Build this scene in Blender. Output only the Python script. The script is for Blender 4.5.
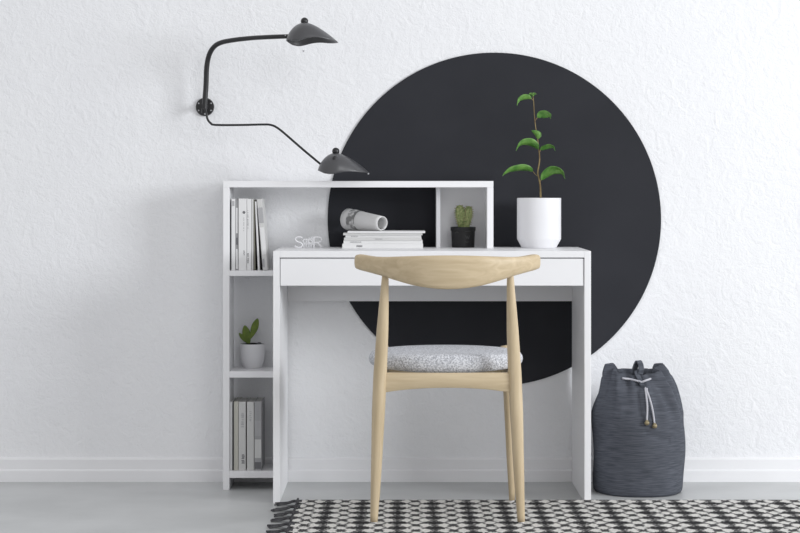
import bpy, bmesh, math, random
from mathutils import Vector, Matrix
random.seed(7)
for o in list(bpy.data.objects): bpy.data.objects.remove(o, do_unlink=True)
S = bpy.context.scene
C = S.collection
# ------------------------------------------------------------ camera
F = 2065.0; H = 0.9407; HZ = 190.0
YD, YB, YW = 6.2, 6.475, 6.667          # desk front, bookcase front, wall
cam = bpy.data.cameras.new('camera'); co = bpy.data.objects.new('camera', cam); C.objects.link(co)
co.location = (0, 0, H); co.rotation_euler = (math.pi/2, 0, 0)
cam.lens = F/800*36; cam.sensor_width = 36; cam.shift_y = (HZ-266.5)/800; cam.clip_end = 100
S.camera = co
# ------------------------------------------------------------ light
w = bpy.data.worlds.new('world'); S.world = w; w.use_nodes = True
bg = w.node_tree.nodes['Background']; bg.inputs[0].default_value = (0.985, 0.985, 1.0, 1); bg.inputs[1].default_value = 0.67
def area(name, loc, target, sx, sy, power, col):
    l = bpy.data.lights.new(name, 'AREA'); l.shape = 'RECTANGLE'; l.size = sx; l.size_y = sy; l.energy = power; l.color = col
    o = bpy.data.objects.new(name, l); C.objects.link(o); o.location = loc
    o.rotation_euler = (Vector(target)-Vector(loc)).to_track_quat('-Z', 'Y').to_euler()
    return o
area('window_daylight', (6.0, 2.8, 2.0), (0.2, 6.6, 0.6), 2.2, 1.9, 280, (0.95, 0.975, 1.0))
area('room_daylight', (1.7, 1.9, 2.7), (0.25, 6.6, 0.5), 1.8, 1.6, 30, (0.97, 0.98, 1.0))
S.view_settings.view_transform = 'Standard'; S.view_settings.look = 'None'
S.view_settings.exposure = 0.0; S.view_settings.gamma = 1; S.view_settings.use_curve_mapping = False

# ------------------------------------------------------------ helpers
def at(px, py, Y): return Vector(((px-400)*Y/F, Y, H-(py-HZ)*Y/F))
def X(px, Y): return (px-400)*Y/F
def Z(py, Y): return H-(py-HZ)*Y/F
def srgb(r, g, b):
    f = lambda c: (c/255/12.92) if c/255 <= .04045 else ((c/255+.055)/1.055)**2.4
    return (f(r), f(g), f(b), 1)
def mat(name, col, rough=.5, spec=.5, metal=0, coat=0, c2=None, scale=(1,1,1), nscale=10, detail=4, ramp=(.35,.65), bump=0, bscale=None, bdist=.001):
    m = bpy.data.materials.new(name); m.use_nodes = True
    nt = m.node_tree; b = nt.nodes['Principled BSDF']
    b.inputs['Base Color'].default_value = col; b.inputs['Roughness'].default_value = rough
    b.inputs['Metallic'].default_value = metal; b.inputs['Specular IOR Level'].default_value = spec
    b.inputs['Coat Weight'].default_value = coat
    tc = nt.nodes.new('ShaderNodeTexCoord'); mp = nt.nodes.new('ShaderNodeMapping'); mp.inputs['Scale'].default_value = scale
    nt.links.new(tc.outputs['Object'], mp.inputs[0])
    if c2 is None: c2 = tuple(c*.97 for c in col[:3])+(1,)
    n = nt.nodes.new('ShaderNodeTexNoise'); n.inputs['Scale'].default_value = nscale; n.inputs['Detail'].default_value = detail
    nt.links.new(mp.outputs[0], n.inputs['Vector'])
    r = nt.nodes.new('ShaderNodeValToRGB'); r.color_ramp.elements[0].position = ramp[0]; r.color_ramp.elements[1].position = ramp[1]
    r.color_ramp.elements[0].color = col; r.color_ramp.elements[1].color = c2
    nt.links.new(n.outputs['Fac'], r.inputs[0]); nt.links.new(r.outputs[0], b.inputs['Base Color'])
    if bump:
        n2 = nt.nodes.new('ShaderNodeTexNoise'); n2.inputs['Scale'].default_value = bscale or nscale; n2.inputs['Detail'].default_value = 6
        nt.links.new(mp.outputs[0], n2.inputs['Vector'])
        bu = nt.nodes.new('ShaderNodeBump'); bu.inputs['Strength'].default_value = bump; bu.inputs['Distance'].default_value = bdist
        nt.links.new(n2.outputs['Fac'], bu.inputs['Height']); nt.links.new(bu.outputs[0], b.inputs['Normal'])
    return m
def obj(name, bm, m, parent=None, smooth=False, loc=None):
    me = bpy.data.meshes.new(name)
    bmesh.ops.recalc_face_normals(bm, faces=bm.faces)
    bm.to_mesh(me); bm.free()
    if smooth:
        for p in me.polygons: p.use_smooth = True
    me.materials.append(m)
    o = bpy.data.objects.new(name, me); C.objects.link(o)
    if parent: o.parent = parent; o.matrix_parent_inverse = Matrix.Translation(parent.location).inverted() if parent.type == 'EMPTY' else Matrix.Identity(4)
    return o
def tag(o, label, cat, group=None):
    o['label'] = label; o['category'] = cat
    if group: o['group'] = group
    return o
def thing(name, loc, label, cat, group=None):
    o = bpy.data.objects.new(name, None); C.objects.link(o); o.location = loc; o.empty_display_size = .05
    return tag(o, label, cat, group)
def box(bm, x0, x1, y0, y1, z0, z1, bev=0, seg=2):
    b = bmesh.new()
    bmesh.ops.create_cube(b, size=1)
    for v in b.verts: v.co = Vector((x0+(v.co.x+.5)*(x1-x0), y0+(v.co.y+.5)*(y1-y0), z0+(v.co.z+.5)*(z1-z0)))
    if bev: bmesh.ops.bevel(b, geom=b.edges[:], offset=bev, segments=seg, affect='EDGES', profile=.5)
    me = bpy.data.meshes.new('t'); b.to_mesh(me); b.free(); bm.from_mesh(me); bpy.data.meshes.remove(me)
    return bm
def bx(*a, **k): return box(bmesh.new(), *a, **k)
def catmull(pts, n=8):
    P = [Vector(p) for p in pts]; Q = [P[0]*2-P[1]]+P+[P[-1]*2-P[-2]]; out = []
    for i in range(1, len(Q)-2):
        for k in range(n):
            t = k/n; a, b, c, d = Q[i-1:i+3]
            out.append(.5*((2*b)+(c-a)*t+(2*a-5*b+4*c-d)*t*t+(3*b-a-3*c+d)*t**3))
    out.append(P[-1].copy()); return out
def lerpl(vals, n):
    out = []
    for i in range(n):
        t = i/(n-1)*(len(vals)-1); k = min(int(t), len(vals)-2); out.append(vals[k]+(vals[k+1]-vals[k])*(t-k))
    return out
def tube(bm, pts, rad, seg=12, smooth=0, flat=1.0, round_end=False):
    if smooth: pts = catmull(pts, smooth)
    pts = [Vector(p) for p in pts]; n = len(pts)
    rad = [rad]*n if not isinstance(rad, (list, tuple)) else lerpl(list(rad), n)
    if round_end:
        d0 = (pts[0]-pts[1]).normalized(); d1 = (pts[-1]-pts[-2]).normalized()
        A = [(pts[0]+d0*rad[0]*s, rad[0]*math.sqrt(max(0, 1-s*s))) for s in (.97, .8, .5)]
        B = [(pts[-1]+d1*rad[-1]*s, rad[-1]*math.sqrt(max(0, 1-s*s))) for s in (.5, .8, .97)]
        pts = [a[0] for a in A]+pts+[b[0] for b in B]; rad = [a[1] for a in A]+rad+[b[1] for b in B]; n = len(pts)
    rings = []; up = None
    for i, p in enumerate(pts):
        t = (pts[min(i+1, n-1)]-pts[max(i-1, 0)]).normalized()
        if up is None:
            up = Vector((0, 1, 0)) if abs(t.y) < .9 else Vector((0, 0, 1))
        a = (up-t*up.dot(t)).normalized(); up = a; b = t.cross(a)
        rings.append([bm.verts.new(p+(a*math.cos(2*math.pi*k/seg)*flat+b*math.sin(2*math.pi*k/seg))*rad[i]) for k in range(seg)])
    for i in range(n-1):
        for k in range(seg): bm.faces.new((rings[i][k], rings[i][(k+1) % seg], rings[i+1][(k+1) % seg], rings[i+1][k]))
    bm.faces.new(rings[0]); bm.faces.new(rings[-1][::-1]); return bm
def lathe(bm, c, prof, seg=48, close=False):
    rings = []
    for r, z in prof:
        if r < 1e-6: rings.append([bm.verts.new((c[0], c[1], z))])
        else: rings.append([bm.verts.new((c[0]+r*math.cos(2*math.pi*k/seg), c[1]+r*math.sin(2*math.pi*k/seg), z)) for k in range(seg)])
    for a, b in zip(rings, rings[1:]):
        for k in range(seg):
            q = (k+1) % seg
            if len(a) == 1 and len(b) > 1: bm.faces.new((a[0], b[q], b[k]))
            elif len(b) == 1 and len(a) > 1: bm.faces.new((a[k], a[q], b[0]))
            elif len(a) > 1: bm.faces.new((a[k], a[q], b[q], b[k]))
    return bm
def ball(bm, c, r, sc=(1,1,1), seg=20, rot=None):
    M = Matrix.Translation(c) @ (rot or Matrix.Identity(4)) @ Matrix.Diagonal((*sc, 1))
    bmesh.ops.create_uvsphere(bm, u_segments=seg, v_segments=seg//2+2, radius=r, matrix=M); return bm
def autosmooth(o, ang=40):
    me = o.data
    for p in me.polygons: p.use_smooth = True
    me.set_sharp_from_angle(angle=math.radians(ang))

# ------------------------------------------------------------ materials
M = {}
M['white'] = mat('white_laminate', (.88, .88, .895, 1), .42, .4, c2=(.87, .87, .885, 1), nscale=3)
M['base'] = mat('baseboard_paint', (.87, .87, .885, 1), .5, .4, nscale=4)
M['backpanel'] = mat('hutch_back_board', (.68, .68, .70, 1), .6, .3, nscale=4)
M['disc'] = mat('charcoal_paint', srgb(45, 46, 51), .75, .25, c2=srgb(42, 43, 48), nscale=5)
M['black'] = mat('black_lacquer', (.018, .018, .02, 1), .3, .5, nscale=6)
M['shade'] = mat('dark_enamel', (.062, .062, .067, 1), .36, .7, nscale=6, coat=.15)
M['steel'] = mat('steel', (.5, .5, .52, 1), .35, metal=1)
M['pot'] = mat('white_ceramic', (.80, .80, .82, 1), .45, .4, nscale=6)
M['blackpot'] = mat('black_pot', (.012, .012, .013, 1), .5, .4, nscale=30, bump=.3, bdist=.0006)
M['soil'] = mat('soil', (.03, .027, .025, 1), .95, .1, nscale=120, bump=1, bdist=.003)
M['leaf'] = mat('leaf_green', srgb(66, 116, 42), .38, .5, c2=srgb(108, 152, 72), nscale=45)
M['rim'] = mat('leaf_vein', srgb(160, 185, 110), .5)
M['stem'] = mat('bark', srgb(120, 100, 70), .7, .2, c2=srgb(150, 135, 95), nscale=60, bump=.5)
M['cactus'] = mat('cactus_green', srgb(176, 182, 132), .65, .2, c2=srgb(108, 128, 76), nscale=160, bump=.6, bdist=.002)
M['pad'] = mat('pad_green', srgb(124, 142, 62), .55, .3, c2=srgb(98, 118, 52), nscale=40)
M['spine'] = mat('cactus_spine', srgb(170, 160, 125), .7)
M['paper'] = mat('paper', (.78, .78, .78, 1), .6, .3, nscale=8)
M['paperedge'] = mat('page_edges', (.62, .61, .59, 1), .8, .2, c2=(.5, .5, .48, 1), scale=(200, 1, 1), nscale=6)
M['ink'] = mat('grey_ink', (.16, .16, .17, 1), .7)
M['lightink'] = mat('pale_ink', (.42, .42, .43, 1), .7)
M['cover_grey'] = mat('cover_grey', (.36, .36, .37, 1), .5)
M['cover_pale'] = mat('cover_pale', (.62, .62, .61, 1), .5)
M['cover_beige'] = mat('cover_beige', (.55, .54, .48, 1), .5)
M['cover_olive'] = mat('cover_olive', (.24, .235, .19, 1), .6)
M['cover_dark'] = mat('cover_dark', (.10, .10, .105, 1), .5)
M['faint'] = mat('faint_grey_print', (.09, .09, .09, 1), .7)
M['cord'] = mat('grey_cord', (.50, .50, .54, 1), .8, nscale=300, bump=.5)
M['bead'] = mat('brass_bead', srgb(158, 146, 116), .4, metal=.3, c2=srgb(120, 108, 80), nscale=200)
M['fringe'] = mat('charcoal_yarn', (.035, .035, .038, 1), .95, .1, c2=(.10, .10, .105, 1), nscale=150)
M['pebble'] = mat('pebble', (.10, .10, .11, 1), .7)

def wood():
    m = bpy.data.materials.new('pale_ash_wood'); m.use_nodes = True; nt = m.node_tree; b = nt.nodes['Principled BSDF']
    tc = nt.nodes.new('ShaderNodeTexCoord'); outs = []
    geo = nt.nodes.new('ShaderNodeAttribute'); geo.attribute_name = 'grain'
    n = nt.nodes.new('ShaderNodeTexNoise'); n.inputs['Scale'].default_value = 1; n.inputs['Detail'].default_value = 5; n.inputs['Distortion'].default_value = .6
    nt.links.new(geo.outputs['Vector'], n.inputs['Vector'])
    r = nt.nodes.new('ShaderNodeValToRGB'); e = r.color_ramp.elements
    e[0].position = .3; e[0].color = srgb(190, 171, 139); e[1].position = .72; e[1].color = srgb(210, 192, 161)
    nt.links.new(n.outputs['Fac'], r.inputs[0]); nt.links.new(r.outputs[0], b.inputs['Base Color'])
    b.inputs['Roughness'].default_value = .42; b.inputs['Specular IOR Level'].default_value = .35
    return m
M['wood'] = wood()
def grain(o, axis):
    a = o.data.attributes.new('grain', 'FLOAT_VECTOR', 'POINT')
    for i, v in enumerate(o.data.vertices):
        s = [60, 60, 60]; s[axis] = 4
        a.data[i].vector = (v.co.x*s[0], v.co.y*s[1], v.co.z*s[2])
def wallmat():
    m = mat('white_plaster', (.885, .89, .905, 1), .85, .2, c2=(.86, .865, .885, 1), nscale=2.2, detail=3)
    nt = m.node_tree; b = nt.nodes['Principled BSDF']; tc = nt.nodes.new('ShaderNodeTexCoord')
    n = nt.nodes.new('ShaderNodeTexNoise'); n.inputs['Scale'].default_value = 80; n.inputs['Detail'].default_value = 7; n.inputs['Roughness'].default_value = .6; n.inputs['Distortion'].default_value = 1.2
    v = nt.nodes.new('ShaderNodeTexNoise'); v.inputs['Scale'].default_value = 20; v.inputs['Detail'].default_value = 5; v.inputs['Distortion'].default_value = 1.5
    for q in (n, v): nt.links.new(tc.outputs['Object'], q.inputs['Vector'])
    a = nt.nodes.new('ShaderNodeMath'); a.operation = 'MULTIPLY_ADD'; a.inputs[1].default_value = 1.6
    nt.links.new(v.outputs['Fac'], a.inputs[0]); nt.links.new(n.outputs['Fac'], a.inputs[2])
    bu = nt.nodes.new('ShaderNodeBump'); bu.inputs['Strength'].default_value = .42; bu.inputs['Distance'].default_value = .005
    nt.links.new(a.outputs[0], bu.inputs['Height']); nt.links.new(bu.outputs[0], b.inputs['Normal'])
    return m
M['wall'] = wallmat()
M['floor'] = mat('polished_concrete', (.49, .50, .50, 1), .38, .4, c2=(.58, .59, .59, 1), scale=(1, 1, 1), nscale=3.5, detail=9, ramp=(.38, .68), bump=.12, bscale=30, bdist=.002)
def bagmat():
    m = bpy.data.materials.new('slate_woven_cloth'); m.use_nodes = True; nt = m.node_tree; b = nt.nodes['Principled BSDF']
    tc = nt.nodes.new('ShaderNodeTexCoord')
    mp = nt.nodes.new('ShaderNodeMapping'); mp.inputs['Scale'].default_value = (22, 22, 330); nt.links.new(tc.outputs['Object'], mp.inputs[0])
    n = nt.nodes.new('ShaderNodeTexNoise'); n.inputs['Scale'].default_value = 1; n.inputs['Detail'].default_value = 5; nt.links.new(mp.outputs[0], n.inputs['Vector'])
    r = nt.nodes.new('ShaderNodeValToRGB'); e = r.color_ramp.elements
    e[0].position = .3; e[0].color = srgb(68, 71, 78); e[1].position = .75; e[1].color = srgb(96, 99, 107)
    nt.links.new(n.outputs['Fac'], r.inputs[0]); nt.links.new(r.outputs[0], b.inputs['Base Color'])
    bu = nt.nodes.new('ShaderNodeBump'); bu.inputs['Strength'].default_value = .5; bu.inputs['Distance'].default_value = .002
    nt.links.new(n.outputs['Fac'], bu.inputs['Height']); nt.links.new(bu.outputs[0], b.inputs['Normal'])
    b.inputs['Roughness'].default_value = .95; b.inputs['Specular IOR Level'].default_value = .15
    return m
M['bag'] = bagmat()
def seatmat():
    m = bpy.data.materials.new('grey_melange_wool'); m.use_nodes = True; nt = m.node_tree; b = nt.nodes['Principled BSDF']
    tc = nt.nodes.new('ShaderNodeTexCoord')
    n = nt.nodes.new('ShaderNodeTexNoise'); n.inputs['Scale'].default_value = 230; n.inputs['Detail'].default_value = 6; nt.links.new(tc.outputs['Object'], n.inputs['Vector'])
    r = nt.nodes.new('ShaderNodeValToRGB'); e = r.color_ramp.elements
    e[0].position = .36; e[0].color = srgb(156, 158, 164); e[1].position = .62; e[1].color = srgb(226, 228, 233)
    nt.links.new(n.outputs['Fac'], r.inputs[0]); nt.links.new(r.outputs[0], b.inputs['Base Color'])
    bu = nt.nodes.new('ShaderNodeBump'); bu.inputs['Strength'].default_value = .6; bu.inputs['Distance'].default_value = .002
    nt.links.new(n.outputs['Fac'], bu.inputs['Height']); nt.links.new(bu.outputs[0], b.inputs['Normal'])
    b.inputs['Roughness'].default_value = 1; b.inputs['Specular IOR Level'].default_value = .1
    return m
M['seat'] = seatmat()
def rugmat():
    m = bpy.data.materials.new('black_and_cream_weave'); m.use_nodes = True; nt = m.node_tree; b = nt.nodes['Principled BSDF']; L = nt.links.new
    def math_(op, a, c=None, d=None):
        q = nt.nodes.new('ShaderNodeMath'); q.operation = op
        for i, s in enumerate((a, c, d)):
            if s is None: continue
            if isinstance(s, (int, float)): q.inputs[i].default_value = s
            else: L(s, q.inputs[i])
        return q.outputs[0]
    tc = nt.nodes.new('ShaderNodeTexCoord'); sp = nt.nodes.new('ShaderNodeSeparateXYZ'); L(tc.outputs['Object'], sp.inputs[0])
    n = nt.nodes.new('ShaderNodeTexNoise'); n.inputs['Scale'].default_value = 70; n.inputs['Detail'].default_value = 3; L(tc.outputs['Object'], n.inputs['Vector'])
    jit = math_('MULTIPLY', math_('SUBTRACT', n.outputs['Fac'], .5), .55)
    u = math_('ADD', math_('MULTIPLY', sp.outputs[0], 1/.103), .57)
    v = math_('ADD', math_('MULTIPLY', sp.outputs[1], 1/.088), jit)
    uf = math_('ABSOLUTE', math_('SUBTRACT', math_('FRACT', u), .5))          # 0 at column centre, .5 between
    def lens(uu, vv, hw, hh):          # >0 inside a lozenge
        return math_('SUBTRACT', 1.0, math_('ADD', math_('DIVIDE', uu, hw), math_('DIVIDE', vv, hh)))
    vf = math_('ABSOLUTE', math_('SUBTRACT', math_('FRACT', v), .5))
    vg = math_('SUBTRACT', .5, vf); ug = math_('SUBTRACT', .5, uf)
    A = lens(uf, vf, .34, .40)          # black lozenge on the column
    B = lens(ug, vg, .17, .26)          # small dash between columns
    Wl = lens(math_('ABSOLUTE', math_('SUBTRACT', uf, .27)), vg, .27, .50)    # pale lozenges beside the column
    Wm = lens(ug, vf, .22, .42)
    Cc = lens(uf, vg, .045, .8)
    pale = math_('MAXIMUM', math_('GREATER_THAN', Wl, .22), math_('GREATER_THAN', Wm, .2))
    edge = math_('MAXIMUM', math_('COMPARE', Wl, .10, .12), math_('MULTIPLY', math_('COMPARE', Wm, .08, .10), .7))
    black = math_('MAXIMUM', math_('MAXIMUM', math_('GREATER_THAN', A, .12), math_('MULTIPLY', math_('GREATER_THAN', B, 0), .9)), math_('MULTIPLY', math_('GREATER_THAN', Cc, 0), .75))
    grey = math_('SUBTRACT', 1.0, pale)
    # thin weft lines
    wv = math_('FRACT', math_('MULTIPLY', sp.outputs[1], 1/.022)); lines = math_('MULTIPLY', math_('LESS_THAN', math_('ADD', wv, math_('MULTIPLY', jit, 1.5)), .22), .45)
    n2 = nt.nodes.new('ShaderNodeTexNoise'); n2.inputs['Scale'].default_value = 260; n2.inputs['Detail'].default_value = 2; L(tc.outputs['Object'], n2.inputs['Vector'])
    dark = math_('MAXIMUM', math_('MAXIMUM', math_('MAXIMUM', black, math_('MULTIPLY', edge, .85)), math_('MULTIPLY', grey, .42)), math_('MULTIPLY', lines, .6))
    dark = math_('ADD', dark, math_('MULTIPLY', math_('SUBTRACT', n2.outputs['Fac'], .5), 1.0))
    r = nt.nodes.new('ShaderNodeValToRGB'); e = r.color_ramp.elements
    e[0].position = 0; e[0].color = (.78, .765, .73, 1); e[1].position = 1; e[1].color = (.016, .016, .018, 1)
    e2 = r.color_ramp.elements.new(.5); e2.color = (.26, .255, .25, 1)
    L(dark, r.inputs[0]); L(r.outputs[0], b.inputs['Base Color'])
    bu = nt.nodes.new('ShaderNodeBump'); bu.inputs['Strength'].default_value = .6; bu.inputs['Distance'].default_value = .004
    L(n2.outputs['Fac'], bu.inputs['Height']); L(bu.outputs[0], b.inputs['Normal'])
    b.inputs['Roughness'].default_value = 1; b.inputs['Specular IOR Level'].default_value = .1
    return m
M['rug'] = rugmat()

# ------------------------------------------------------------ the room
o = obj('wall_back', bx(-4, 4.2, YW, YW+.15, 0, 3.2), M['wall']); o['kind'] = 'structure'
o = obj('floor', bx(-4, 4.2, 0.4, YW+.15, -.1, 0), M['floor']); o['kind'] = 'structure'
bm = bmesh.new()          # stepped baseboard profile
prof = [(YW, 0), (YW-.014, 0), (YW-.014, .035), (YW-.0115, .039), (YW-.008, .040), (YW-.008, .071), (YW-.004, .077), (YW, .078)]
for a, b_ in ((-4, 4.2),):
    r0 = [bm.verts.new((a, y, z)) for y, z in prof]; r1 = [bm.verts.new((b_, y, z)) for y, z in prof]
    for i in range(len(prof)-1): bm.faces.new((r0[i], r0[i+1], r1[i+1], r1[i]))
    bm.faces.new(r0); bm.faces.new(r1[::-1])
o = obj('baseboard_back', bm, M['base']); o['kind'] = 'structure'

# painted disc on the wall
c = at(494.3, 219.3, YW); R = 166.6*YW/F
bm = bmesh.new(); bmesh.ops.create_cone(bm, cap_ends=True, segments=180, radius1=R, radius2=R, depth=.005,
    matrix=Matrix.Translation((c.x, YW-.0025, c.z)) @ Matrix.Rotation(math.pi/2, 4, 'X'))
o = obj('wall_disc', bm, M['disc']); tag(o, 'huge matte charcoal disc on the white plaster wall behind the desk', 'wall decoration')

# ------------------------------------------------------------ desk with hutch and side shelves
T = .02
xl, xr = X(273, YD), X(591, YD); zt = Z(251, YD); YE = YW-.017
D = thing('desk', ((xl+xr)/2, (YD+YE)/2, 0), 'white laminate writing desk with low hutch and open side shelves against the wall', 'desk')
W = M['white']; bv = .0012
obj('side_panel', bx(xl, xl+T, YD, YE, 0, zt-.0001, bev=bv), W, D)
obj('side_panel', bx(xr-T, xr, YD, YE, 0, zt-.0001, bev=bv), W, D)
obj('tabletop', bx(xl+T, xr-T, YD, YE, zt-T, zt, bev=bv), W, D)
zd0 = Z(285.8, YD)
dr = obj('drawer', bx(xl+T+.002, xr-T-.002, YD+.003, YD+.021, zd0, zt-T-.003, bev=bv), W, D)
bm = bmesh.new()          # drawer box behind the front
box(bm, xl+T+.012, xl+T+.024, YD+.021, YE-.08, zd0+.008, zt-T-.02); box(bm, xr-T-.024, xr-T-.012, YD+.021, YE-.08, zd0+.008, zt-T-.02)
box(bm, xl+T+.024, xr-T-.024, YD+.021, YE-.08, zd0+.008, zd0+.014)
d2 = obj('drawer_box', bm, W, D)
zr = Z(301.2, YE-.018)
obj('back_rail', bx(xl+T, xr-T, YE-.018, YE-.001, zr, zt-T, bev=bv), W, D)
bl = X(223, YB); br = X(493.4, YB); zh = Z(181, YB)
obj('bookcase_side_panel', bx(bl, bl+T, YB, YE, 0, zh-T, bev=bv), W, D)
obj('hutch_top', bx(bl, br, YB, YE, zh-T, zh, bev=bv), W, D)
obj('hutch_side_panel', bx(br-T, br, YB, YE, zt, zh-T, bev=bv), W, D)
dv = X(436.2, YB+.08)
obj('hutch_divider', bx(dv, dv+.013, YB+.08, YE, zt, zh-T, bev=bv), M['backpanel'], D)
obj('hutch_back_panel', bx(dv+.013, br-T, YE-.012, YE, zt, zh-T), W, D)
shz = [Z(270.6, YB), Z(371.3, YB), Z(471, YB)]
for z, th in zip(shz, (.017, .020, .022)):
    obj('shelf', bx(bl+T, xl, YB, YE, z-th, z, bev=bv), W, D)

# ------------------------------------------------------------ rug
RZ = .012; rx0, rx1, ry0, ry1 = -.305, 1.95, 4.7, 6.196
RG = thing('rug', ((rx0+rx1)/2, (ry0+ry1)/2, 0), 'black and cream woven rug with dark fringe under the chair', 'rug')
bm = bmesh.new(); box(bm, rx0, rx1, ry0, ry1, .0005, RZ, bev=.004, seg=3)
obj('woven_field', bm, M['rug'], RG)
bm = bmesh.new()
y = ry1-.03
while y > ry0+.03:
    Lf = random.uniform(.055, .075); sk = random.uniform(-.02, .01)
    for s in range(5):
        oy = (s-2)*.0085; e = random.uniform(-.008, .008)
        tube(bm, [(rx0+.012, y+oy, .010), (rx0-.012, y+oy*.5, .0115), (rx0-.03, y+oy*.7+sk*.4, .007), (rx0-Lf+e, y+oy*1.5+sk, .0045)], [.0034, .0036, .0030, .0022], 6, 3)
    tube(bm, [(rx0-.002, y-.055, .0115), (rx0-.002, y, .012), (rx0-.002, y+.05, .0115)], .0032, 6)
    y -= .105
obj('fringe', bm, M['fringe'], RG, True)

# ------------------------------------------------------------ chair
cx = .1327
CH = thing('chair', (cx, 5.95, RZ), 'pale wood elbow chair with curved back and grey padded seat, facing the desk', 'chair')
WD = M['wood']
def interp(tab, u):
    u = abs(u)
    for (a, p, q), (b, r, s) in zip(tab, tab[1:]):
        if u <= b:
            t = (u-a)/(b-a); t = t*t*(3-2*t) if False else t
            return p+(r-p)*t, q+(s-q)*t
    return tab[-1][1:]
tab = [(0, 255.4, 289.6), (.1, 255.45, 289.3), (.2, 255.6, 288.4), (.3, 255.8, 287.0), (.4, 256.1, 285.1), (.5, 256.4, 282.4), (.6, 256.7, 279.5), (.7, 256.9, 276.4), (.8, 256.5, 273.8), (.88, 255.4, 271.8), (.94, 254.4, 270.4), (.975, 254.2, 269.3), (.99, 255.2, 268.4), (1.0, 257.8, 266.2)]
bm = bmesh.new(); NU = 72; NS = 28; rings = []
for i in range(NU+1):
    s = -1+2*i/NU; u = math.copysign(1-(1-abs(s))**1.5 if abs(s) > .0 else 0, s)
    u = math.sin(s*math.pi/2)*.35+s*.65
    Yc = 5.665+.125*abs(u)**2.0
    pt, pb = interp(tab, u); zt_, zb_ = Z(pt, Yc-.008), Z(pb, Yc-.008)
    dY = .25*abs(u)*(1 if u > 0 else -1)/.254; tn = Vector((1, dY, 0)).normalized(); nr = Vector((tn.y, -tn.x, 0))
    th = .0125+.0035*abs(u); hh = (zt_-zb_)/2; zm = (zt_+zb_)/2
    if abs(u) > .985: th *= .62
    ring = []
    for k in range(NS):
        a = 2*math.pi*k/NS; ca, sa = math.cos(a), math.sin(a)
        e = 2/3.2; px_ = math.copysign(abs(ca)**e, ca); pz_ = math.copysign(abs(sa)**e, sa)
        taper = 1-.35*max(0, -pz_)*(1-abs(u)); off = nr*(px_*th*taper); zz = zm+pz_*hh
        lean = -(zz-.715)*.12
        ring.append(bm.verts.new(Vector((cx+.2535*u, Yc+lean, zz))+off))
    rings.append(ring)
for i in range(NU):
    for k in range(NS): bm.faces.new((rings[i][k], rings[i][(k+1) % NS], rings[i+1][(k+1) % NS], rings[i+1][k]))
bm.faces.new(rings[0]); bm.faces.new(rings[-1][::-1])
b_ = obj('backrest', bm, WD, CH, True); grain(b_, 0)
for s in (-1, 1):
    bm = bmesh.new()          # rear leg that runs up to carry the backrest
    P = [(cx+s*.2055, 5.762, RZ+.003), (cx+s*.199, 5.765, .16), (cx+s*.193, 5.772, .32), (cx+s*.188, 5.775, .43), (cx+s*.1815, 5.762, .55), (cx+s*.1755, 5.742, .66), (cx+s*.1735, 5.733, .705)]
    tube(bm, P, [.0105, .0150, .0185, .0190, .0165, .0115, .0090], 20, 8)
    l = obj('leg', bm, WD, CH, True); grain(l, 2)
    g = obj('foot_glide', tube(bmesh.new(), [(P[0][0], P[0][1], RZ), (P[0][0], P[0][1], RZ+.0035)], .008, 14), M['pot'], l)
    bm = bmesh.new()          # front leg
    P = [(cx+s*.202, 6.165, RZ+.003), (cx+s*.197, 6.16, .15), (cx+s*.190, 6.15, .32), (cx+s*.184, 6.145, .44), (cx+s*.179, 6.145, .478)]
    tube(bm, P, [.0088, .0125, .0145, .0150, .0125], 18, 6, round_end=False)
    l = obj('leg', bm, WD, CH, True); grain(l, 2)
    obj('foot_glide', tube(bmesh.new(), [(P[0][0], P[0][1], RZ), (P[0][0], P[0][1], RZ+.0035)], .007, 14), M['pot'], l)
    bm = bmesh.new()
    tube(bm, [(cx+s*.187, 5.775, .408), (cx+s*.184, 5.84, .412), (cx+s*.182, 6.0, .412), (cx+s*.186, 6.145, .415)], [.016, .019, .019, .016], 16, 5, flat=.8)
    l = obj('side_rail', bm, WD, CH, True); grain(l, 1)
def rail(name, y, zc, zs, ztop, bow):
    bm = bmesh.new(); n = 32; rg = []
    for i in range(n+1):
        u = -1+2*i/n; x = cx+.183*u; zb = zc+(zs-zc)*abs(u)**2.2; yy = y+bow*(1-u*u); t = .0095
        pr = [(-t, zb+.004), (-t+.003, zb), (t-.003, zb), (t, zb+.004), (t, ztop-.003), (t-.003, ztop), (-t+.003, ztop), (-t, ztop-.003)]
        rg.append([bm.verts.new((x, yy+a, b)) for a, b in pr])
    for i in range(n):
        for k in range(8): bm.faces.new((rg[i][k], rg[i][(k+1) % 8], rg[i+1][(k+1) % 8], rg[i+1][k]))
    bm.faces.new(rg[0]); bm.faces.new(rg[-1][::-1])
    r_ = obj(name, bm, WD, CH); autosmooth(r_, 50); grain(r_, 0)
rail('back_rail', 5.778, Z(387.5, 5.77), Z(393, 5.77), .430, -.010)
rail('front_rail', 6.145, .392, .385, .430, .004)
bm = bmesh.new(); NT = 96; z_seat = .4535       # padded seat
cs = [(0, -.9), (.5, -.95), (.8, -1), (.90, -.93), (.955, -.75), (.985, -.45), (1.0, -.05), (.985, .35), (.95, .68), (.89, .88), (.80, .97), (.6, 1.0), (.3, .95), (0, .92)]
rings = []
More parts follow.
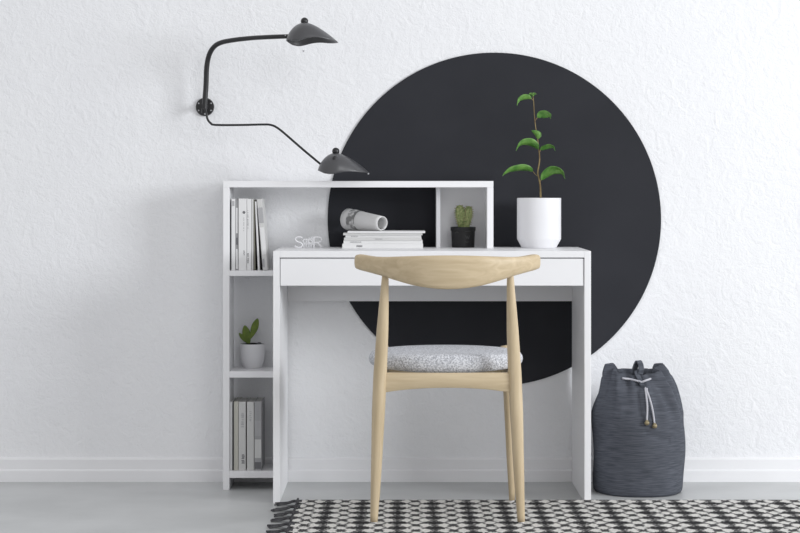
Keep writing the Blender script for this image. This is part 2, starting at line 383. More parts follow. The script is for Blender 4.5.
for f, h in cs:
    if f == 0: rings.append([bm.verts.new((cx, 6.0, .4535+h*.0235))]); continue
    ring = []
    for k in range(NT):
        a = 2*math.pi*k/NT; e = 2/2.3; ca, sa = math.cos(a), math.sin(a)
        ex = math.copysign(abs(ca)**e, ca); ey = math.copysign(abs(sa)**e, sa)
        inset = 1-(1-f)*.55 if f > .75 else f*(1-.25*.55)/.75 if f <= .75 else f
        z = z_seat+h*(.0250-.0045*abs(ex*inset)**2)+.001*abs(ex*inset)**3-(.0035*(1-abs(ex)**2) if h < 0 else 0)
        ring.append(bm.verts.new((cx+.2235*ex*inset, 5.998+.203*ey*inset, z)))
    rings.append(ring)
for a, b in zip(rings, rings[1:]):
    for k in range(NT):
        q = (k+1) % NT
        if len(a) == 1: bm.faces.new((a[0], b[q], b[k]))
        elif len(b) == 1: bm.faces.new((a[k], a[q], b[0]))
        else: bm.faces.new((a[k], a[q], b[q], b[k]))
o = obj('seat_cushion', bm, M['seat'], CH, True); o['label'] = 'grey wool padded seat'

# ------------------------------------------------------------ wall lamp
wp = at(205, 107, YW)
LP = thing('wall_lamp', (wp.x, YW, wp.z), 'black two-armed wall lamp with bent arms and two beak-shaped shades', 'wall lamp')
bm = bmesh.new(); bmesh.ops.create_cone(bm, cap_ends=True, segments=48, radius1=.0300, radius2=.0285, depth=.008, matrix=Matrix.Translation((wp.x, YW-.004, wp.z)) @ Matrix.Rotation(math.pi/2, 4, 'X'))
tube(bm, [(wp.x+.002, YW-.006, wp.z), (wp.x+.002, YW-.060, wp.z)], .009, 16)
pl = obj('wall_plate', bm, M['black'], LP); autosmooth(pl)
bm = bmesh.new()
for k in range(6):
    a = math.radians(30+60*k+0); ball(bm, (wp.x+.0228*math.cos(a), YW-.0088, wp.z+.0228*math.sin(a)), .0028, (1, .6, 1), 10)
s_ = obj('screws', bm, M['steel'], pl, True)
def shade(px, py, Y, sc, yaw, tilt, wave, name='lamp_shade'):
    """beak-shaped shade; px,py = top of dome"""
    o0 = at(px, py, Y); k = Y/F*sc
    bm = bmesh.new(); N = 72; Tn = 22
    def rim(a):
        c_, s1 = math.cos(a), math.sin(a)
        x = 34.0*c_ if c_ > 0 else 18.3*c_
        wd = 19*abs(s1)**(1.0 if c_ <= 0 else 1.25)*math.copysign(1, s1)
        # rim height below apex: beak tip 20, middle raised, blunt end low
        z = -20.0+wave*math.exp(-((x-14)/11.0)**2)-1.8*math.exp(-((x+6)/8)**2)+ (1.2*s1*s1)
        if c_ < -.7: z += 2.2*((-c_-.7)/.3)
        return Vector((x, wd, z))
    outer = []
    def pt(a, t, ins=0):
        r = rim(a); c_ = math.cos(a)
        ph = t*math.pi/2
        hr, vr = math.sin(ph)**.92, 1-math.cos(ph)**1.0
        hl, vl = t, t**1.42
        wq = max(0, c_)**1.3*.9+max(0, -c_)*.35
        h = hr*(1-wq)+hl*wq; v = vr*(1-wq)+vl*wq
        p = Vector((r.x*h, r.y*h, r.z*v))
        if ins: p = Vector((p.x*(1-.03), p.y*(1-.05), p.z-.8*(1-t)-.0))
        return p
    Rm = Matrix.Rotation(yaw, 3, 'Z') @ Matrix.Rotation(tilt, 3, 'X')
    def V(p): return bm.verts.new(o0+Rm @ (p*k))
    top = V(Vector((0, 0, 0))); topi = V(Vector((0, 0, -.9)))
    ro = [[V(pt(2*math.pi*j/N, (i+1)/Tn)) for j in range(N)] for i in range(Tn)]
    ri = [[V(pt(2*math.pi*j/N, (i+1)/Tn, 1)) for j in range(N)] for i in range(Tn)]
    for rr, tp in ((ro, top), (ri, topi)):
        for j in range(N): bm.faces.new((tp, rr[0][j], rr[0][(j+1) % N]))
        for i in range(Tn-1):
            for j in range(N): bm.faces.new((rr[i][j], rr[i+1][j], rr[i+1][(j+1) % N], rr[i][(j+1) % N]))
    for j in range(N): bm.faces.new((ro[-1][j], ri[-1][j], ri[-1][(j+1) % N], ro[-1][(j+1) % N]))
    sh = obj(name, bm, M['shade'], LP, True)
    bm = bmesh.new(); ball(bm, o0+Vector((0, 0, 1.6*k)), 3.8*k, seg=20); tube(bm, [o0+Vector((0, 0, -1.5*k)), o0+Vector((0, 0, 2*k))], 1.6*k, 12)
    kn = obj('knob', bm, M['black'], sh, True)
    bm = bmesh.new(); q = o0+Vector((0, .004, -8*k)); tube(bm, [q+Vector((0, 0, 5*k)), q+Vector((0, 0, -1*k))], 4*k, 16, round_end=True)
    obj('bulb_socket', bm, M['black'], sh, True)
    return sh
A = [(wp.x+.002, 6.612, Z(113, 6.612))]
for x_, y_, Y_ in ((206, 85, 6.607), (206.5, 70, 6.60), (208.5, 57, 6.59), (213, 48, 6.575), (220, 43, 6.56), (232, 40.3, 6.53), (250, 38.2, 6.49), (270, 37, 6.44), (292, 36.2, 6.40)): A.append(at(x_, y_, Y_))
obj('arm', tube(bmesh.new(), A, [.0086, .0084, .0080, .0074, .0070], 16, 6), M['black'], LP, True)
o = obj('arm_screw', ball(bmesh.new(), at(285.5, 35.5, 6.39)+Vector((0, -.004, 0)), .0022, seg=10), M['steel'], LP, True)
B = [(wp.x+.004, 6.600, Z(108, 6.60))]
for x_, y_, Y_ in ((206.3, 113, 6.597), (207.5, 119, 6.595), (210.5, 123, 6.59), (215.5, 124.9, 6.585), (240, 125, 6.56), (262, 124.5, 6.53), (270, 124.8, 6.52), (276, 127, 6.51), (284, 133, 6.50), (303, 149.5, 6.47), (324, 167, 6.44)): B.append(at(x_, y_, Y_))
obj('arm', tube(bmesh.new(), B, .0036, 12, 6), M['black'], LP, True)
shade(304.5, 22.8, 6.38, 1.0, 0, -.10, 1.7)
shade(335.8, 152.8, 6.42, .985, .12, .06, .7)
o = obj('pivot_screw', ball(bmesh.new(), at(335, 158.5, 6.42)+Vector((0, -.036, -.0)), .0075, (1, .7, 1), seg=14), M['black'], LP, True)
tip = at(368.3, 173.6, 6.43); obj('shade_tip', ball(bmesh.new(), tip, .003, seg=12), M['steel'], LP, True)
o = obj('wall_nail', ball(bmesh.new(), at(303.7, 51, YW-.001), .0028, (1, .7, 1), 12), M['steel'], None, True)
tag(o, 'tiny grey nail in the white wall just below the upper lamp shade', 'nail')

# ------------------------------------------------------------ plants
def leaf(bm, pts, width, wdir, fold=.25, n=14, m=7, back=.0007):
    pts = catmull(pts, 6); L = len(pts); wdir = Vector(wdir).normalized(); rows = []
    for i, p in enumerate(pts):
        t = i/(L-1); tn = (pts[min(i+1, L-1)]-pts[max(i-1, 0)]).normalized()
        wv = (wdir-tn*wdir.dot(tn)).normalized(); nv = tn.cross(wv)
        w_ = width*.5*(math.sin(math.pi*min(1, t**.78))**.85)*(1-.30*t)+.0002
        rows.append([p+wv*w_*s+nv*(abs(s)**1.3)*w_*fold+nv*.0006*math.sin(t*22)*abs(s) for s in [(-1+2*j/(m-1)) for j in range(m)]])
    top = [[bm.verts.new(v) for v in r] for r in rows]
    for i in range(L-1):
        for j in range(m-1): bm.faces.new((top[i][j], top[i+1][j], top[i+1][j+1], top[i][j+1]))
PY = 6.535; pc = X(539, PY)
z0, z1 = zt, Z(198, PY-.06)
PL = thing('potted_plant', (pc, PY, z0), 'leafy green plant with thin tall stem in white pot on the desk', 'potted plant')
k = PY/F
bm = lathe(bmesh.new(), (pc, PY), [(0, z0), (.0520, z0), (.0545, z0+.001), (.0690, z0+.027), (.0697, z0+.030), (.0697, z1-.001), (.0688, z1), (.0655, z1), (.0648, z1-.002), (.0648, z1-.02), (0, z1-.02)], 72)
o = obj('pot', bm, M['pot'], PL); autosmooth(o, 25)
obj('soil', lathe(bmesh.new(), (pc, PY), [(0, z1-.019), (.064, z1-.019), (.064, z1-.011), (.04, z1-.009), (0, z1-.008)], 40), M['soil'], PL)
sp = [at(540.8, 204, PY), at(540.6, 197.6, PY), at(540.2, 186, PY-.002), at(538.9, 178, PY-.004), at(537.8, 172, PY-.004), at(539.6, 160, PY), at(538.9, 150, PY+.002), at(537.4, 138, PY), at(535.6, 127, PY-.002), at(534.3, 114, PY), at(533.6, 101, PY), at(532.8, 96, PY)]
obj('stem', tube(bmesh.new(), sp, [.0030, .0030, .0027, .0025, .0024, .0021, .0019, .0017, .0015, .0013, .0011, .0009], 10, 5), M['stem'], PL, True)
def pleaf(pts, width, wdir, fold=.25, pet=None):
    P = [at(a, b, PY+c_) for a, b, c_ in pts]
    bm = bmesh.new(); leaf(bm, P, width, wdir, fold)
    o = obj('leaf', bm, M['leaf'], PL, True)
    md = o.modifiers.new('thickness', 'SOLIDIFY'); md.thickness = .0007
    mr = catmull(P, 5); obj('midrib', tube(bmesh.new(), [q+Vector((0, -.0003, .0003)) for q in mr[:-2]], [.0007, .0002], 6), M['rim'], o, True)
    if pet:
        Q = [at(a, b, PY+c_) for a, b, c_ in pet]; obj('petiole', tube(bmesh.new(), Q, .0009, 8, 4), M['stem'], o, True)
pleaf([(533, 171.5, -.004), (526, 168.5, -.012), (515, 169, -.022), (507, 172, -.026), (502.5, 176, -.028)], .033, (0, -.75, .66), .28, [(537.6, 176, -.004), (535.5, 174.6, -.005), (533, 171.4, -.004)])
pleaf([(541, 180, -.006), (544.5, 174.5, -.014), (550.5, 169.8, -.022), (558, 169.8, -.026), (563, 173, -.028), (565.3, 179, -.028)], .038, (-.05, -.62, .78), .25, [(539.5, 184, 0), (540.4, 181.5, -.004), (541.2, 179.5, -.007)])
pleaf([(538.6, 149.5, 0), (533.5, 144.5, -.008), (527, 142.3, -.014), (520, 144.5, -.018), (516, 151, -.02)], .036, (0, -.7, .7), .28)
pleaf([(540.5, 150, 0), (544, 147, -.01), (549, 145.6, -.014), (553.5, 146.8, -.016), (555.5, 151, -.016)], .026, (0, -.75, .6), .28, [(539.2, 154, 0), (539.8, 152, 0), (540.6, 149.8, 0)])
pleaf([(537.6, 139, -.003), (537.5, 134.5, -.008), (534.5, 132, -.01), (531.3, 130.6, -.012)], .020, (.6, -.4, .7), .3)
pleaf([(537.6, 139, .003), (539.3, 136, .006), (539.6, 133, .008), (538.4, 130.8, .008)], .013, (.8, -.5, .2), .3)
pleaf([(537.2, 117.5, -.002), (541, 114.3, -.006), (546, 114.0, -.01), (550, 115.6, -.012), (550.8, 119, -.012)], .030, (0, -.45, .9), .2, [(534.8, 121.5, 0), (536, 119.6, -.002), (537.4, 117.2, -.002)])
pleaf([(531.5, 98.8, 0), (527, 97.2, -.004), (521.5, 98.4, -.007), (518.5, 101.5, -.008), (517, 106, -.008)], .023, (0, -.6, .8), .28, [(533.5, 101, 0), (532.6, 99.6, 0), (531.2, 98.7, 0)])
pleaf([(532.8, 96.5, 0), (530.8, 94.2, -.003), (528.4, 94.6, -.005)], .012, (0, -.6, .8), .3)
pleaf([(532.8, 96.5, 0), (533.8, 93.6, -.003), (536.6, 94.0, -.005)], .013, (0, -.6, .8), .3)

# cactus in a black pot inside the hutch
CY = 6.590; ccx = X(463.4, CY-.03)
CP = thing('potted_cactus', (ccx, CY, zt), 'small two-lobed cactus in black pot inside the grey hutch compartment', 'potted cactus')
zc1 = Z(227, CY-.035)
bm = lathe(bmesh.new(), (ccx, CY), [(0, zt), (.0345, zt), (.036, zt+.0015), (.0378, zc1-.013), (.0400, zc1-.012), (.0402, zc1-.001), (.0395, zc1), (.0370, zc1), (.0365, zc1-.008), (0, zc1-.008)], 48)
pt_ = obj('pot', bm, M['blackpot'], CP); autosmooth(pt_, 30)
bm = bmesh.new()          # small pale scribbled mark on the pot front
for seq in ([(465.2, 235), (466.5, 238.6), (467.2, 236), (468.3, 239), (469.4, 235.6)], [(465.5, 241.5), (467, 242.4), (468.8, 241.6)], [(455, 233), (457, 231.8), (458.5, 233)], [(465, 231.4), (470, 231.2)]):
    pp = []
    for a, b in seq:
        q = at(a, b, CY-.036); dx = q.x-ccx; rr = .0385+ (q.z-zt)*.008; q.y = CY-math.sqrt(max(1e-6, rr*rr-dx*dx)); pp.append(q)
    tube(bm, pp, .0007, 6, 3)
obj('pot_marking', bm, M['faint'], pt_, True)
obj('soil', lathe(bmesh.new(), (ccx, CY), [(0, zc1-.0075), (.036, zc1-.0075), (.034, zc1-.003), (0, zc1-.002)], 32), M['soil'], CP)
def ribbed(bm, p0, p1, r, ribs=11):
    p0, p1 = Vector(p0), Vector(p1); ax = (p1-p0); L = ax.length; q = ax.to_track_quat('Z', 'Y'); N = ribs*6; rows = []
    for i in range(23):
        t = i/22; rr = r*min(1, .72+.5*t)*math.sqrt(max(0, 1-max(0, (t-.6)/.4)**2.4))
        rows.append([bm.verts.new(p0+q @ Vector((rr*(1+.09*math.cos(ribs*2*math.pi*j/N))*math.cos(2*math.pi*j/N), rr*(1+.09*math.cos(ribs*2*math.pi*j/N))*math.sin(2*math.pi*j/N), t*L))) for j in range(N)])
    for a, b in zip(rows, rows[1:]):
        for j in range(N): bm.faces.new((a[j], b[j], b[(j+1) % N], a[(j+1) % N]))
    bm.faces.new(rows[0])
    return rows
lobes = [(at(462.0, 229, CY), at(459.3, 204.8, CY-.004), .0150), (at(465.5, 229, CY), at(469.2, 205.8, CY+.004), .0138)]
for a, b, r in lobes:
    bm = bmesh.new(); rows = ribbed(bm, a, b, r)
    sb = bmesh.new()
    for i in range(5, 22, 2):
        for j in range(0, 66, 6):
            p = rows[i][j].co.copy(); axp = a+(b-a)*(i/22); d = (p-axp).normalized()
            for q in range(3):
                dd = (d+Vector((random.uniform(-.5, .5), random.uniform(-.5, .5), random.uniform(-.1, .6)))).normalized(); tube(sb, [p, p+dd*.005], [.0006, .0002], 4)
    lo = obj('cactus_lobe', bm, M['cactus'], CP, True); obj('spines', sb, M['spine'], lo)

# little pad plant on the middle side shelf
SY = 6.606; sx = X(252.7, SY); sz = shz[1]
SP = thing('potted_succulent', (sx, SY, sz), 'small green prickly pear with flat pads in white bowl pot on the middle side shelf', 'potted succulent')
st = Z(344.6, SY-.04)
bm = lathe(bmesh.new(), (sx, SY), [(0, sz), (.0265, sz), (.0285, sz+.001), (.0335, sz+.012), (.0380, sz+.028), (.0405, sz+.048), (.0410, st-.001), (.0404, st), (.0385, st), (.0380, st-.002), (.0375, st-.008), (0, st-.008)], 56)
o = obj('pot', bm, M['pot'], SP); autosmooth(o, 35)
obj('soil', lathe(bmesh.new(), (sx, SY), [(0, st-.0075), (.0372, st-.0075), (.036, st-.001), (.02, st+.0015), (0, st+.002)], 32), M['soil'], SP)
def pad(base, tip_, wid, thick, yaw=0):
    b, t_ = at(base[0], base[1], SY-.005), at(tip_[0], tip_[1], SY-.005); d = t_-b; L = d.length
    bm = bmesh.new(); ball(bm, (0, 0, 0), 1, seg=28)
    q = d.to_track_quat('Z', 'Y')
    ang = math.atan2(d.x, d.z)
    Mx = Matrix.Rotation(ang, 3, 'Y')
    for v in bm.verts:
        u = (v.co.z+1)/2; wf = wid*(.35+.65*math.sin(math.pi*min(1, u*.78))**1.0)
        v.co = b+Mx @ Vector((v.co.x*wf*.5*1.15, v.co.y*thick*.5, u*L))
    return obj('pad', bm, M['pad'], SP, True)
pad((249.2, 346), (244.6, 325.4), .024, .009); pad((247.5, 343.5), (239.0, 333), .012, .007); pad((250.6, 339), (257.8, 318.4), .0205, .008)
o = obj('pebble', ball(bmesh.new(), at(259.2, 344.2, SY-.012), .0085, (1.05, .8, .75), 18), M['pebble'], SP, True)

# ------------------------------------------------------------ books
def book(x0, x1, yf, zb, h, depth, cover, label, group, tilt=0, prints=(), name='book', inset=0):
    """upright book, spine towards the room"""
    t = x1-x0; xc = x0 if tilt >= 0 else x1
    B_ = thing(name, ((x0+x1)/2, yf+depth/2, zb), label, 'book', group)
    Rm = Matrix.Translation((x1 if tilt > 0 else x0, 0, zb)) @ Matrix.Rotation(tilt, 4, 'Y') @ Matrix.Translation((-(x1 if tilt > 0 else x0), 0, -zb))
    c = min(.0014, t*.2)
    bm = bmesh.new(); 
    outl = [(x0, yf+depth), (x0, yf+.0012), (x0+min(.0012, t*.25), yf), (x1-min(.0012, t*.25), yf), (x1, yf+.0012), (x1, yf+depth), (x1-c, yf+depth), (x1-c, yf+.003), (x0+c, yf+.003), (x0+c, yf+depth)]
    lo = [bm.verts.new((a, b, zb)) for a, b in outl]; hi = [bm.verts.new((a, b, zb+h)) for a, b in outl]
    for i in range(len(outl)): j = (i+1) % len(outl); bm.faces.new((lo[i], lo[j], hi[j], hi[i]))
    bm.faces.new(lo); bm.faces.new(hi[::-1])
    bm.transform(Rm); obj('cover', bm, M[cover], B_)
    bm = bx(x0+c, x1-c, yf+.003, yf+depth-.003, zb+.002, zb+h-.002); bm.transform(Rm); obj('pages', bm, M['paperedge'], B_)
    for (u0, u1, v0, v1, m_, kind) in prints:
        bm = bmesh.new(); X0, X1 = x0+u0*t, x0+u1*t; Z0, Z1 = zb+v0*h, zb+v1*h; ya, yb = yf-.0003, yf+.0002
        if kind == 'block': box(bm, X0, X1, ya, yb, Z0, Z1)
        elif kind == 'dot': bmesh.ops.create_cone(bm, cap_ends=True, segments=20, radius1=(X1-X0)/2, radius2=(X1-X0)/2, depth=.0005, matrix=Matrix.Translation(((X0+X1)/2, yf, (Z0+Z1)/2)) @ Matrix.Rotation(math.pi/2, 4, 'X'))
        else:
            z = Z0
            while z < Z1:                 # vertical line of small letters
                g = random.uniform(.0018, .0035); box(bm, X0+(X1-X0)*random.uniform(0, .25), X1-(X1-X0)*random.uniform(0, .25), ya, yb, z, min(Z1, z+g)); z += g+random.choice((.0012, .0012, .004))
        bm.transform(Rm); obj('spine_print', bm, M[m_], B_)
    return B_
YF = 6.488
def bxs(a, b): return X(a, YF)+.0002, X(b, YF)-.0002
zs1 = shz[0]+.0003; G = 'books on the top side shelf'
hh = Z(199, YF)-shz[0]
book(*bxs(231.3, 235.3), YF, zs1, hh, .15, 'paper', 'thin white book at the left end of the top side shelf', G, 0, [(.2, .8, .9, .97, 'lightink', 'block')])
book(*bxs(235.4, 238.2), YF+.004, zs1, hh-.001, .15, 'cover_grey', 'thin grey book squeezed between two white books on the top shelf', G, 0, [(.15, .85, .02, .30, 'paper', 'block'), (.2, .8, .36, .46, 'ink', 'block'), (.15, .85, .52, .88, 'paper', 'block')])
book(*bxs(238.4, 246.6), YF, zs1, hh+.001, .15, 'paper', 'thickest white book on the top shelf, round dark emblem on its spine', G, 0, [(.50, .86, .785, .83, 'ink', 'dot'), (.6, .72, .55, .74, 'lightink', 'text'), (.62, .78, .21, .28, 'ink', 'text')])
book(*bxs(246.8, 251.3), YF, zs1, hh, .15, 'paper', 'white book with small grey vertical lettering, right of the emblem book', G, 0, [(.1, .4, .58, .84, 'lightink', 'text'), (.1, .45, .10, .24, 'ink', 'text')])
book(*bxs(251.4, 253.4), YF+.001, zs1, hh-.001, .15, 'cover_pale', 'very thin pale grey booklet standing right of the lettered white book', G)
book(X(253.9, YF), X(255.2, YF), YF+.006, zs1, hh-.004, .14, 'cover_olive', 'thin dark olive booklet leaning left on the top side shelf', G, -.010)
book(X(257.8, YF), X(259.7, YF), YF+.002, zs1, hh-.008, .14, 'paper', 'thin white leaning booklet between the olive and the mottled grey one', G, -.045)
book(X(262.8, YF), X(267.8, YF), YF, zs1, hh, .15, 'cover_pale', 'mottled grey and white leaning book at the right end of the top shelf', G, -.085, [(.0, 1, .66, .88, 'lightink', 'block'), (.15, .95, .22, .60, 'paper', 'block'), (.0, .5, .04, .16, 'lightink', 'block')])
zs3 = shz[2]+.0003; G = 'books on the bottom side shelf'; hl = Z(402, YF)-shz[2]
book(*bxs(229.8, 232.2), YF, zs3, hl, .15, 'paper', 'thin white booklet at the left end of the bottom shelf', G)
book(*bxs(232.3, 233.6), YF+.003, zs3, hl-.003, .15, 'cover_dark', 'very thin dark booklet second from left on the bottom shelf', G)
book(*bxs(233.8, 238.3), YF+.001, zs3, hl+.001, .15, 'cover_beige', 'beige book beside the thin dark booklet on the bottom shelf', G)
book(*bxs(238.5, 245.8), YF, zs3, hl, .15, 'cover_pale', 'pale grey book with two blocks of grey spine lettering on the bottom shelf', G, 0, [(.35, .8, .63, .84, 'lightink', 'text'), (.35, .9, .10, .24, 'ink', 'text')])
book(*bxs(246.8, 254.0), YF, zs3, hl, .15, 'cover_pale', 'pale grey book with one faint upper mark, right of the lettered pale book', G, 0, [(.3, .7, .72, .86, 'lightink', 'text')])
book(*bxs(254.3, 261.6), YF, zs3, hl+.001, .15, 'cover_grey', 'grey picture-spined book at the right end of the bottom shelf', G, 0, [(.05, .95, .5, .72, 'lightink', 'block'), (.05, .95, .18, .45, 'cover_pale', 'block'), (.05, .95, .02, .12, 'ink', 'block')])

# magazines lying on the desk
ys = 6.462; z = zt+.0002
mags = [(342.3, 423.0, 4.6, 0, 'paper', 'white magazine at the very bottom of the flat pile on the desk'),
        (343.5, 422.6, 3.4, .004, 'paper', 'white magazine second from the bottom of the flat pile'),
        (344.0, 421.6, 2.7, .001, 'cover_pale', 'pale grey magazine in the middle of the flat pile, third from the bottom'),
        (345.5, 421.2, 2.5, .006, 'paper', 'white magazine fourth from the bottom of the flat pile'),
        (343.2, 422.5, 2.2, .002, 'cover_pale', 'pale grey magazine directly under the topmost one of the flat pile'),
        (347.5, 425.2, 1.9, -.002, 'paper', 'topmost white magazine of the flat pile, sticking out to the right')]
for i, (a, b, hpx, dy, mt, lab) in enumerate(mags):
    y0 = ys+dy; h = hpx*y0/F; x0, x1 = X(a, y0), X(b, y0)
    g = thing('magazine', ((x0+x1)/2, y0+.09, z), lab, 'magazine', 'magazines in the flat pile on the desk')
    bm = bmesh.new(); c = .0008; h_ = h-.0002
    box(bm, x0, x1, y0, y0+.175, z, z+c); box(bm, x0, x1, y0, y0+.175, z+h_-c, z+h_); box(bm, x0, x1, y0, y0+c, z+c, z+h_-c)
    obj('cover', bm, M[mt], g)
    obj('pages', bx(x0+.002, x1-.002, y0+c, y0+.173, z+c, z+h_-c), M['paperedge'], g)
    pr = {0: (356.5, 362), 1: (350, 361), 2: (375, 382), 3: (351, 358)}.get(i)
    if pr:
        bm = bmesh.new(); xx = X(pr[0], y0)
        while xx < X(pr[1], y0):
            wd = random.uniform(.0015, .003); box(bm, xx, xx+wd, y0-.0003, y0+.0002, z+h*.3, z+h*.7); xx += wd+.0010
        obj('spine_print', bm, M['ink' if i == 0 else 'lightink'], g)
    z += h
# rolled magazine
e0, e1 = at(348.5, 219.6, 6.60), at(382.3, 224.4, 6.475)
r0, r1 = 10.9*6.6/F, 7.4*6.475/F
ztop = z; e0.z = ztop+r0+.0012; e1.z = ztop+r1+.0012
RM = thing('rolled_magazine', ((e0.x+e1.x)/2, (e0.y+e1.y)/2, ztop), 'rolled-up white magazine lying on top of the flat magazine pile', 'magazine')
ax = (e1-e0); axn = ax.normalized(); u_ = Vector((0, 0, 1)); u_ = (u_-axn*u_.dot(axn)).normalized(); v_ = axn.cross(u_)
bm = bmesh.new(); NR = 120; NLn = 12; turns = 1.9; th = .0011
grid = []
for i in range(NLn+1):
    t = i/NLn; r = r0+(r1-r0)*t; cc = e0+ax*t
    if True:
        row_o = []; row_i = []
        for j in range(NR+1):
            a = -math.pi*.5+turns*2*math.pi*j/NR; rr = r-.0028*j/NR*turns/1.5; 
            row_o.append(bm.verts.new(cc+(u_*math.sin(a)+v_*math.cos(a))*rr)); row_i.append(bm.verts.new(cc+(u_*math.sin(a)+v_*math.cos(a))*(rr-th)))
        grid.append((row_o, row_i))
for (o0, i0), (o1, i1) in zip(grid, grid[1:]):
    for j in range(NR):
        bm.faces.new((o0[j], o0[j+1], o1[j+1], o1[j])); bm.faces.new((i0[j], i1[j], i1[j+1], i0[j+1]))
    bm.faces.new((o0[0], o1[0], i1[0], i0[0])); bm.faces.new((o0[NR], i0[NR], i1[NR], o1[NR]))
for (oo, ii) in (grid[0], grid[-1]):
    for j in range(NR): bm.faces.new((oo[j], ii[j], ii[j+1], oo[j+1]))
M['rollcover'] = mat('printed_cover', (.74, .74, .74, 1), .5, .3, nscale=10)
sh_ = obj('rolled_sheets', bm, M['rollcover'], RM, True)
bm = bmesh.new()          # grey printed band round the far end
NB = 64
rows = []
for i in range(4):
    t = .16+.22*i/3; r = r0+(r1-r0)*t+.0004; cc = e0+ax*t
    rows.append([bm.verts.new(cc+(u_*math.sin(2*math.pi*j/NB)+v_*math.cos(2*math.pi*j/NB))*r) for j in range(NB)])
for a, b in zip(rows, rows[1:]):
    for j in range(NB): bm.faces.new((a[j], a[(j+1) % NB], b[(j+1) % NB], b[j]))
M['band'] = mat('printed_band', (.22, .22, .22, 1), .6, c2=(.72, .72, .72, 1), nscale=45, detail=3, ramp=(.46, .60))
obj('printed_band', bm, M['band'], sh_, True)

# white letter ornament
OY = 6.52
ozb = zt+.0018
def op(a, b): 
    p = at(a, b, OY); p.z = p.z-Z(247.9, OY)+ozb; return p
OR = thing('letter_ornament', (X(308, OY), OY, zt), 'small white openwork letter ornament standing on the desk beside the books', 'ornament')
bm = bmesh.new()
tube(bm, [op(*p) for p in ((302.2, 238.8), (300.6, 237.6), (298.4, 237.3), (296.1, 238), (295.3, 239.9), (296.6, 241.8), (299, 242.7), (301.4, 243.8), (302.3, 245.6), (301, 247.3), (298.4, 247.8), (296, 247.3), (294.8, 246))], .0025, 8, 5)
obj('letter', bm, M['pot'], OR, True)
bm = bmesh.new()
for pl_ in ([(313.8, 247.8), (313.8, 237.6)], [(313.8, 237.6), (318.5, 237.6), (320.8, 238.7), (321.2, 240.6), (319.8, 242.4), (316.5, 243), (313.8, 243)], [(317.3, 243), (321.8, 247.8)]):
    tube(bm, [op(*p) for p in pl_], .0025, 8, 5 if len(pl_) > 3 else 0, round_end=True)
obj('letter', bm, M['pot'], OR, True)
bm = bmesh.new()
def ringp(cx_, cy_, r, wd=.0015):
    pts = [op(cx_+r*math.cos(2*math.pi*j/20), cy_+r*math.sin(2*math.pi*j/20)) for j in range(21)]; tube(bm, pts, wd, 7)
ringp(304.8, 241.6, 1.9); ringp(310.2, 241.2, 2.6); 
for pl_ in ([(303.8, 243.5), (303.8, 247.8)], [(306, 244.3), (306, 247.8)], [(308.6, 244), (308.6, 247.8)], [(311, 243.8), (311, 247.8)], [(306, 239.6), (309.8, 243.4)], [(306.4, 243.3), (312, 237.2)], [(308.4, 238.2), (312.4, 242)], [(301.9, 244.6), (314, 244.6)], [(306.6, 241.6), (307.6, 241.4)], [(312.8, 241), (313.8, 241)]):
    tube(bm, [op(*p) for p in pl_], .0015, 7, round_end=True)
obj('lattice', bm, M['pot'], OR, True)

# ------------------------------------------------------------ drawstring bag
BY = 6.446; bcx = X(638.3, BY)
BG = thing('drawstring_bag', (bcx, BY, 0), 'slate grey woven drawstring bag standing on the floor right of the desk', 'bag')
prof = [(0, .133), (.004, .137), (.02, .1395), (.05, .1405), (.10, .1415), (.16, .143), (.215, .1435), (.245, .142), (.27, .135), (.30, .1245), (.33, .1135), (.355, .103), (.375, .094), (.392, .085), (.405, .077)]
def brad(z):
    for (a, p), (b, q) in zip(prof, prof[1:]):
        if z <= b: return p+(q-p)*(z-a)/(b-a)
    return prof[-1][1]
bm = bmesh.new(); NT = 160; NZ = 70; rows = []
for i in range(NZ+1):
    t = i/NZ; row = []
    for j in range(NT):
        a = 2*math.pi*j/NT; dx, dy = math.cos(a), math.sin(a)          # dy=-1 is the front
        ztop_ = .366+.008*abs(dx)+.026*abs(dx)**5+.012*(dy > 0)*abs(dy)**3
        z = ztop_*t; r = brad(z*.405/ .405)
        up = max(0, (z-.20)/.2)
        fold = .011*up*math.sin(9*a+1.1+2*up)+.008*up*math.sin(17*a+.6)+.0022*math.sin(5*a+20*z)+.0018*math.sin(3*a-31*z)
        hem = .003*math.exp(-((z-(ztop_-.032))/.004)**2)
        front = max(0, -dy)**2.5; backp = max(0, dy)**3
        pin = max(0, (z-.27)/.12)
        vp = .040*up*up*math.exp(-((a-4.80)/.13)**2)+.026*up*math.exp(-((a-5.3+.5*(up-.6))/.12)**2)+.020*up*math.exp(-((a-4.2-.4*(up-.6))/.12)**2)
        rr = (r+fold-hem-vp)*1.0
        y = dy*rr*(1-.55*pin*pin if pin < 1 else .45)*(.985)
        crease = .004*math.exp(-((z-(.20-.35*(dx*.14)))/.008)**2)*(1 if (dx > .0 and dx < .6 and dy < 0) else 0)
        row.append(bm.verts.new((bcx+dx*rr-.010*pin*pin, BY+y+crease, z+.0008)))
    rows.append(row)
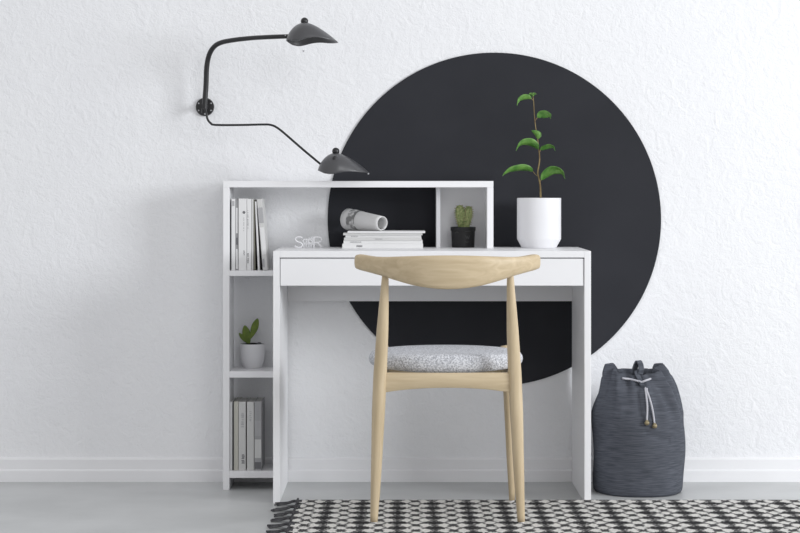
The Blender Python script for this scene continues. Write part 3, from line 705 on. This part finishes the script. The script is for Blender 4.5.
# turn over the rim and go down inside
inn = []
for q in range(1, 7):
    row = []
    for j in range(NT):
        p = rows[NZ][j].co; f = 1-.05*min(q, 2)-.03*q
        row.append(bm.verts.new((bcx+(p.x-bcx)*f, BY+(p.y-BY)*f, p.z-(.000 if q == 1 else .009*(q-1)))))
    inn.append(row)
allr = rows+inn
for a, b in zip(allr, allr[1:]):
    for j in range(NT): bm.faces.new((a[j], a[(j+1) % NT], b[(j+1) % NT], b[j]))
bm.faces.new(rows[0]); bm.faces.new(inn[-1])
obj('bag_body', bm, M['bag'], BG, True)
def front_y(p):      # body surface in front at point p
    z = p.z; dx = (p.x-bcx)/max(.03, brad(z)); dx = max(-.98, min(.98, dx)); dy = -math.sqrt(1-dx*dx); pin = max(0, (z-.27)/.12)
    a = math.atan2(dy, dx); up = max(0, (z-.20)/.2)
    fold = .011*up*math.sin(9*a+1.1+2*up)+.008*up*math.sin(17*a+.6)
    return BY+dy*(brad(z)+fold)*(1-.55*pin*pin if pin < 1 else .45)*.985
def onbag(px, py, off):
    p = at(px, py, 6.36); y = BY-.1
    for _ in range(8): p = at(px, py, y); y = front_y(p)-off
    return at(px, py, y)
cd = M['cord']
bm = bmesh.new()
pts = [onbag(622.6, 378.2, -.004)]+[onbag(a, b, .004) for a, b in ((624.5, 378.6), (630, 379.2), (636, 380.6), (642, 382.2))]
tube(bm, pts, .0033, 9, 5)
pts = [onbag(a, b, .004) for a, b in ((642, 382.2), (645.5, 380.6), (648.5, 379.6))]+[onbag(650.5, 378.8, -.004)]
tube(bm, pts, .0033, 9, 5)
obj('drawstring', bm, cd, BG, True)
for xs in (((645.6, 391), (646.6, 398), (647.4, 408), (646.9, 421)), ((647.2, 391.5), (649.8, 399), (652.6, 410), (654.6, 424))):
    pts = [onbag(xs[0][0]-.3, xs[0][1]-3, -.003)]+[onbag(a, b, .0045) for a, b in xs]
    so = obj('hanging_cord', tube(bmesh.new(), pts, .0029, 9, 6), cd, BG, True)
    e = pts[-1]; ball_ = bmesh.new(); ball(ball_, e+Vector((0, -.002, -.006)), .0078, (1, .9, .95), 18); tube(ball_, [e+Vector((0, 0, .003)), e+Vector((0, 0, -.003))], .0045, 12)
    obj('bead', ball_, M['bead'], so, True)
# wide cloth loop on top, its tail folded down over the front pleat
bm = bmesh.new()
def strap(pts, wid, th):
    n = len(pts); rg = []
    for i, p in enumerate(pts):
        tn = (pts[min(i+1, n-1)]-pts[max(i-1, 0)]).normalized(); w_ = wid[0]+(wid[1]-wid[0])*i/(n-1)
        wv = Vector((.75, .66, 0)); wv = (wv-tn*wv.dot(tn)).normalized(); nv = tn.cross(wv)
        rg.append([bm.verts.new(p+wv*a*w_+nv*b*th) for a, b in ((-1, -1), (1, -1), (1, 1), (-1, 1))])
    for a, b in zip(rg, rg[1:]):
        for j in range(4): bm.faces.new((a[j], a[(j+1) % 4], b[(j+1) % 4], b[j]))
    bm.faces.new(rg[0]); bm.faces.new(rg[-1][::-1])
yl = BY-.048
strap(catmull([at(634.0, 376, yl+.01), at(634.6, 370, yl+.008), at(636.4, 364, yl+.004), at(638.3, 361, yl), at(640.4, 364, yl-.004), at(641.2, 369, yl-.006), at(640.0, 374, yl-.008)], 6), (.0115, .0105), .002)
strap(catmull([at(636.2, 370.5, yl-.012), onbag(637.5, 375, .003), onbag(640, 380, .0015), onbag(642.5, 385.5, .001)], 6), (.010, .008), .0016)
lo = obj('hanging_loop', bm, M['bag'], BG)
md = lo.modifiers.new('bevel', 'BEVEL'); md.width = .001; md.segments = 2
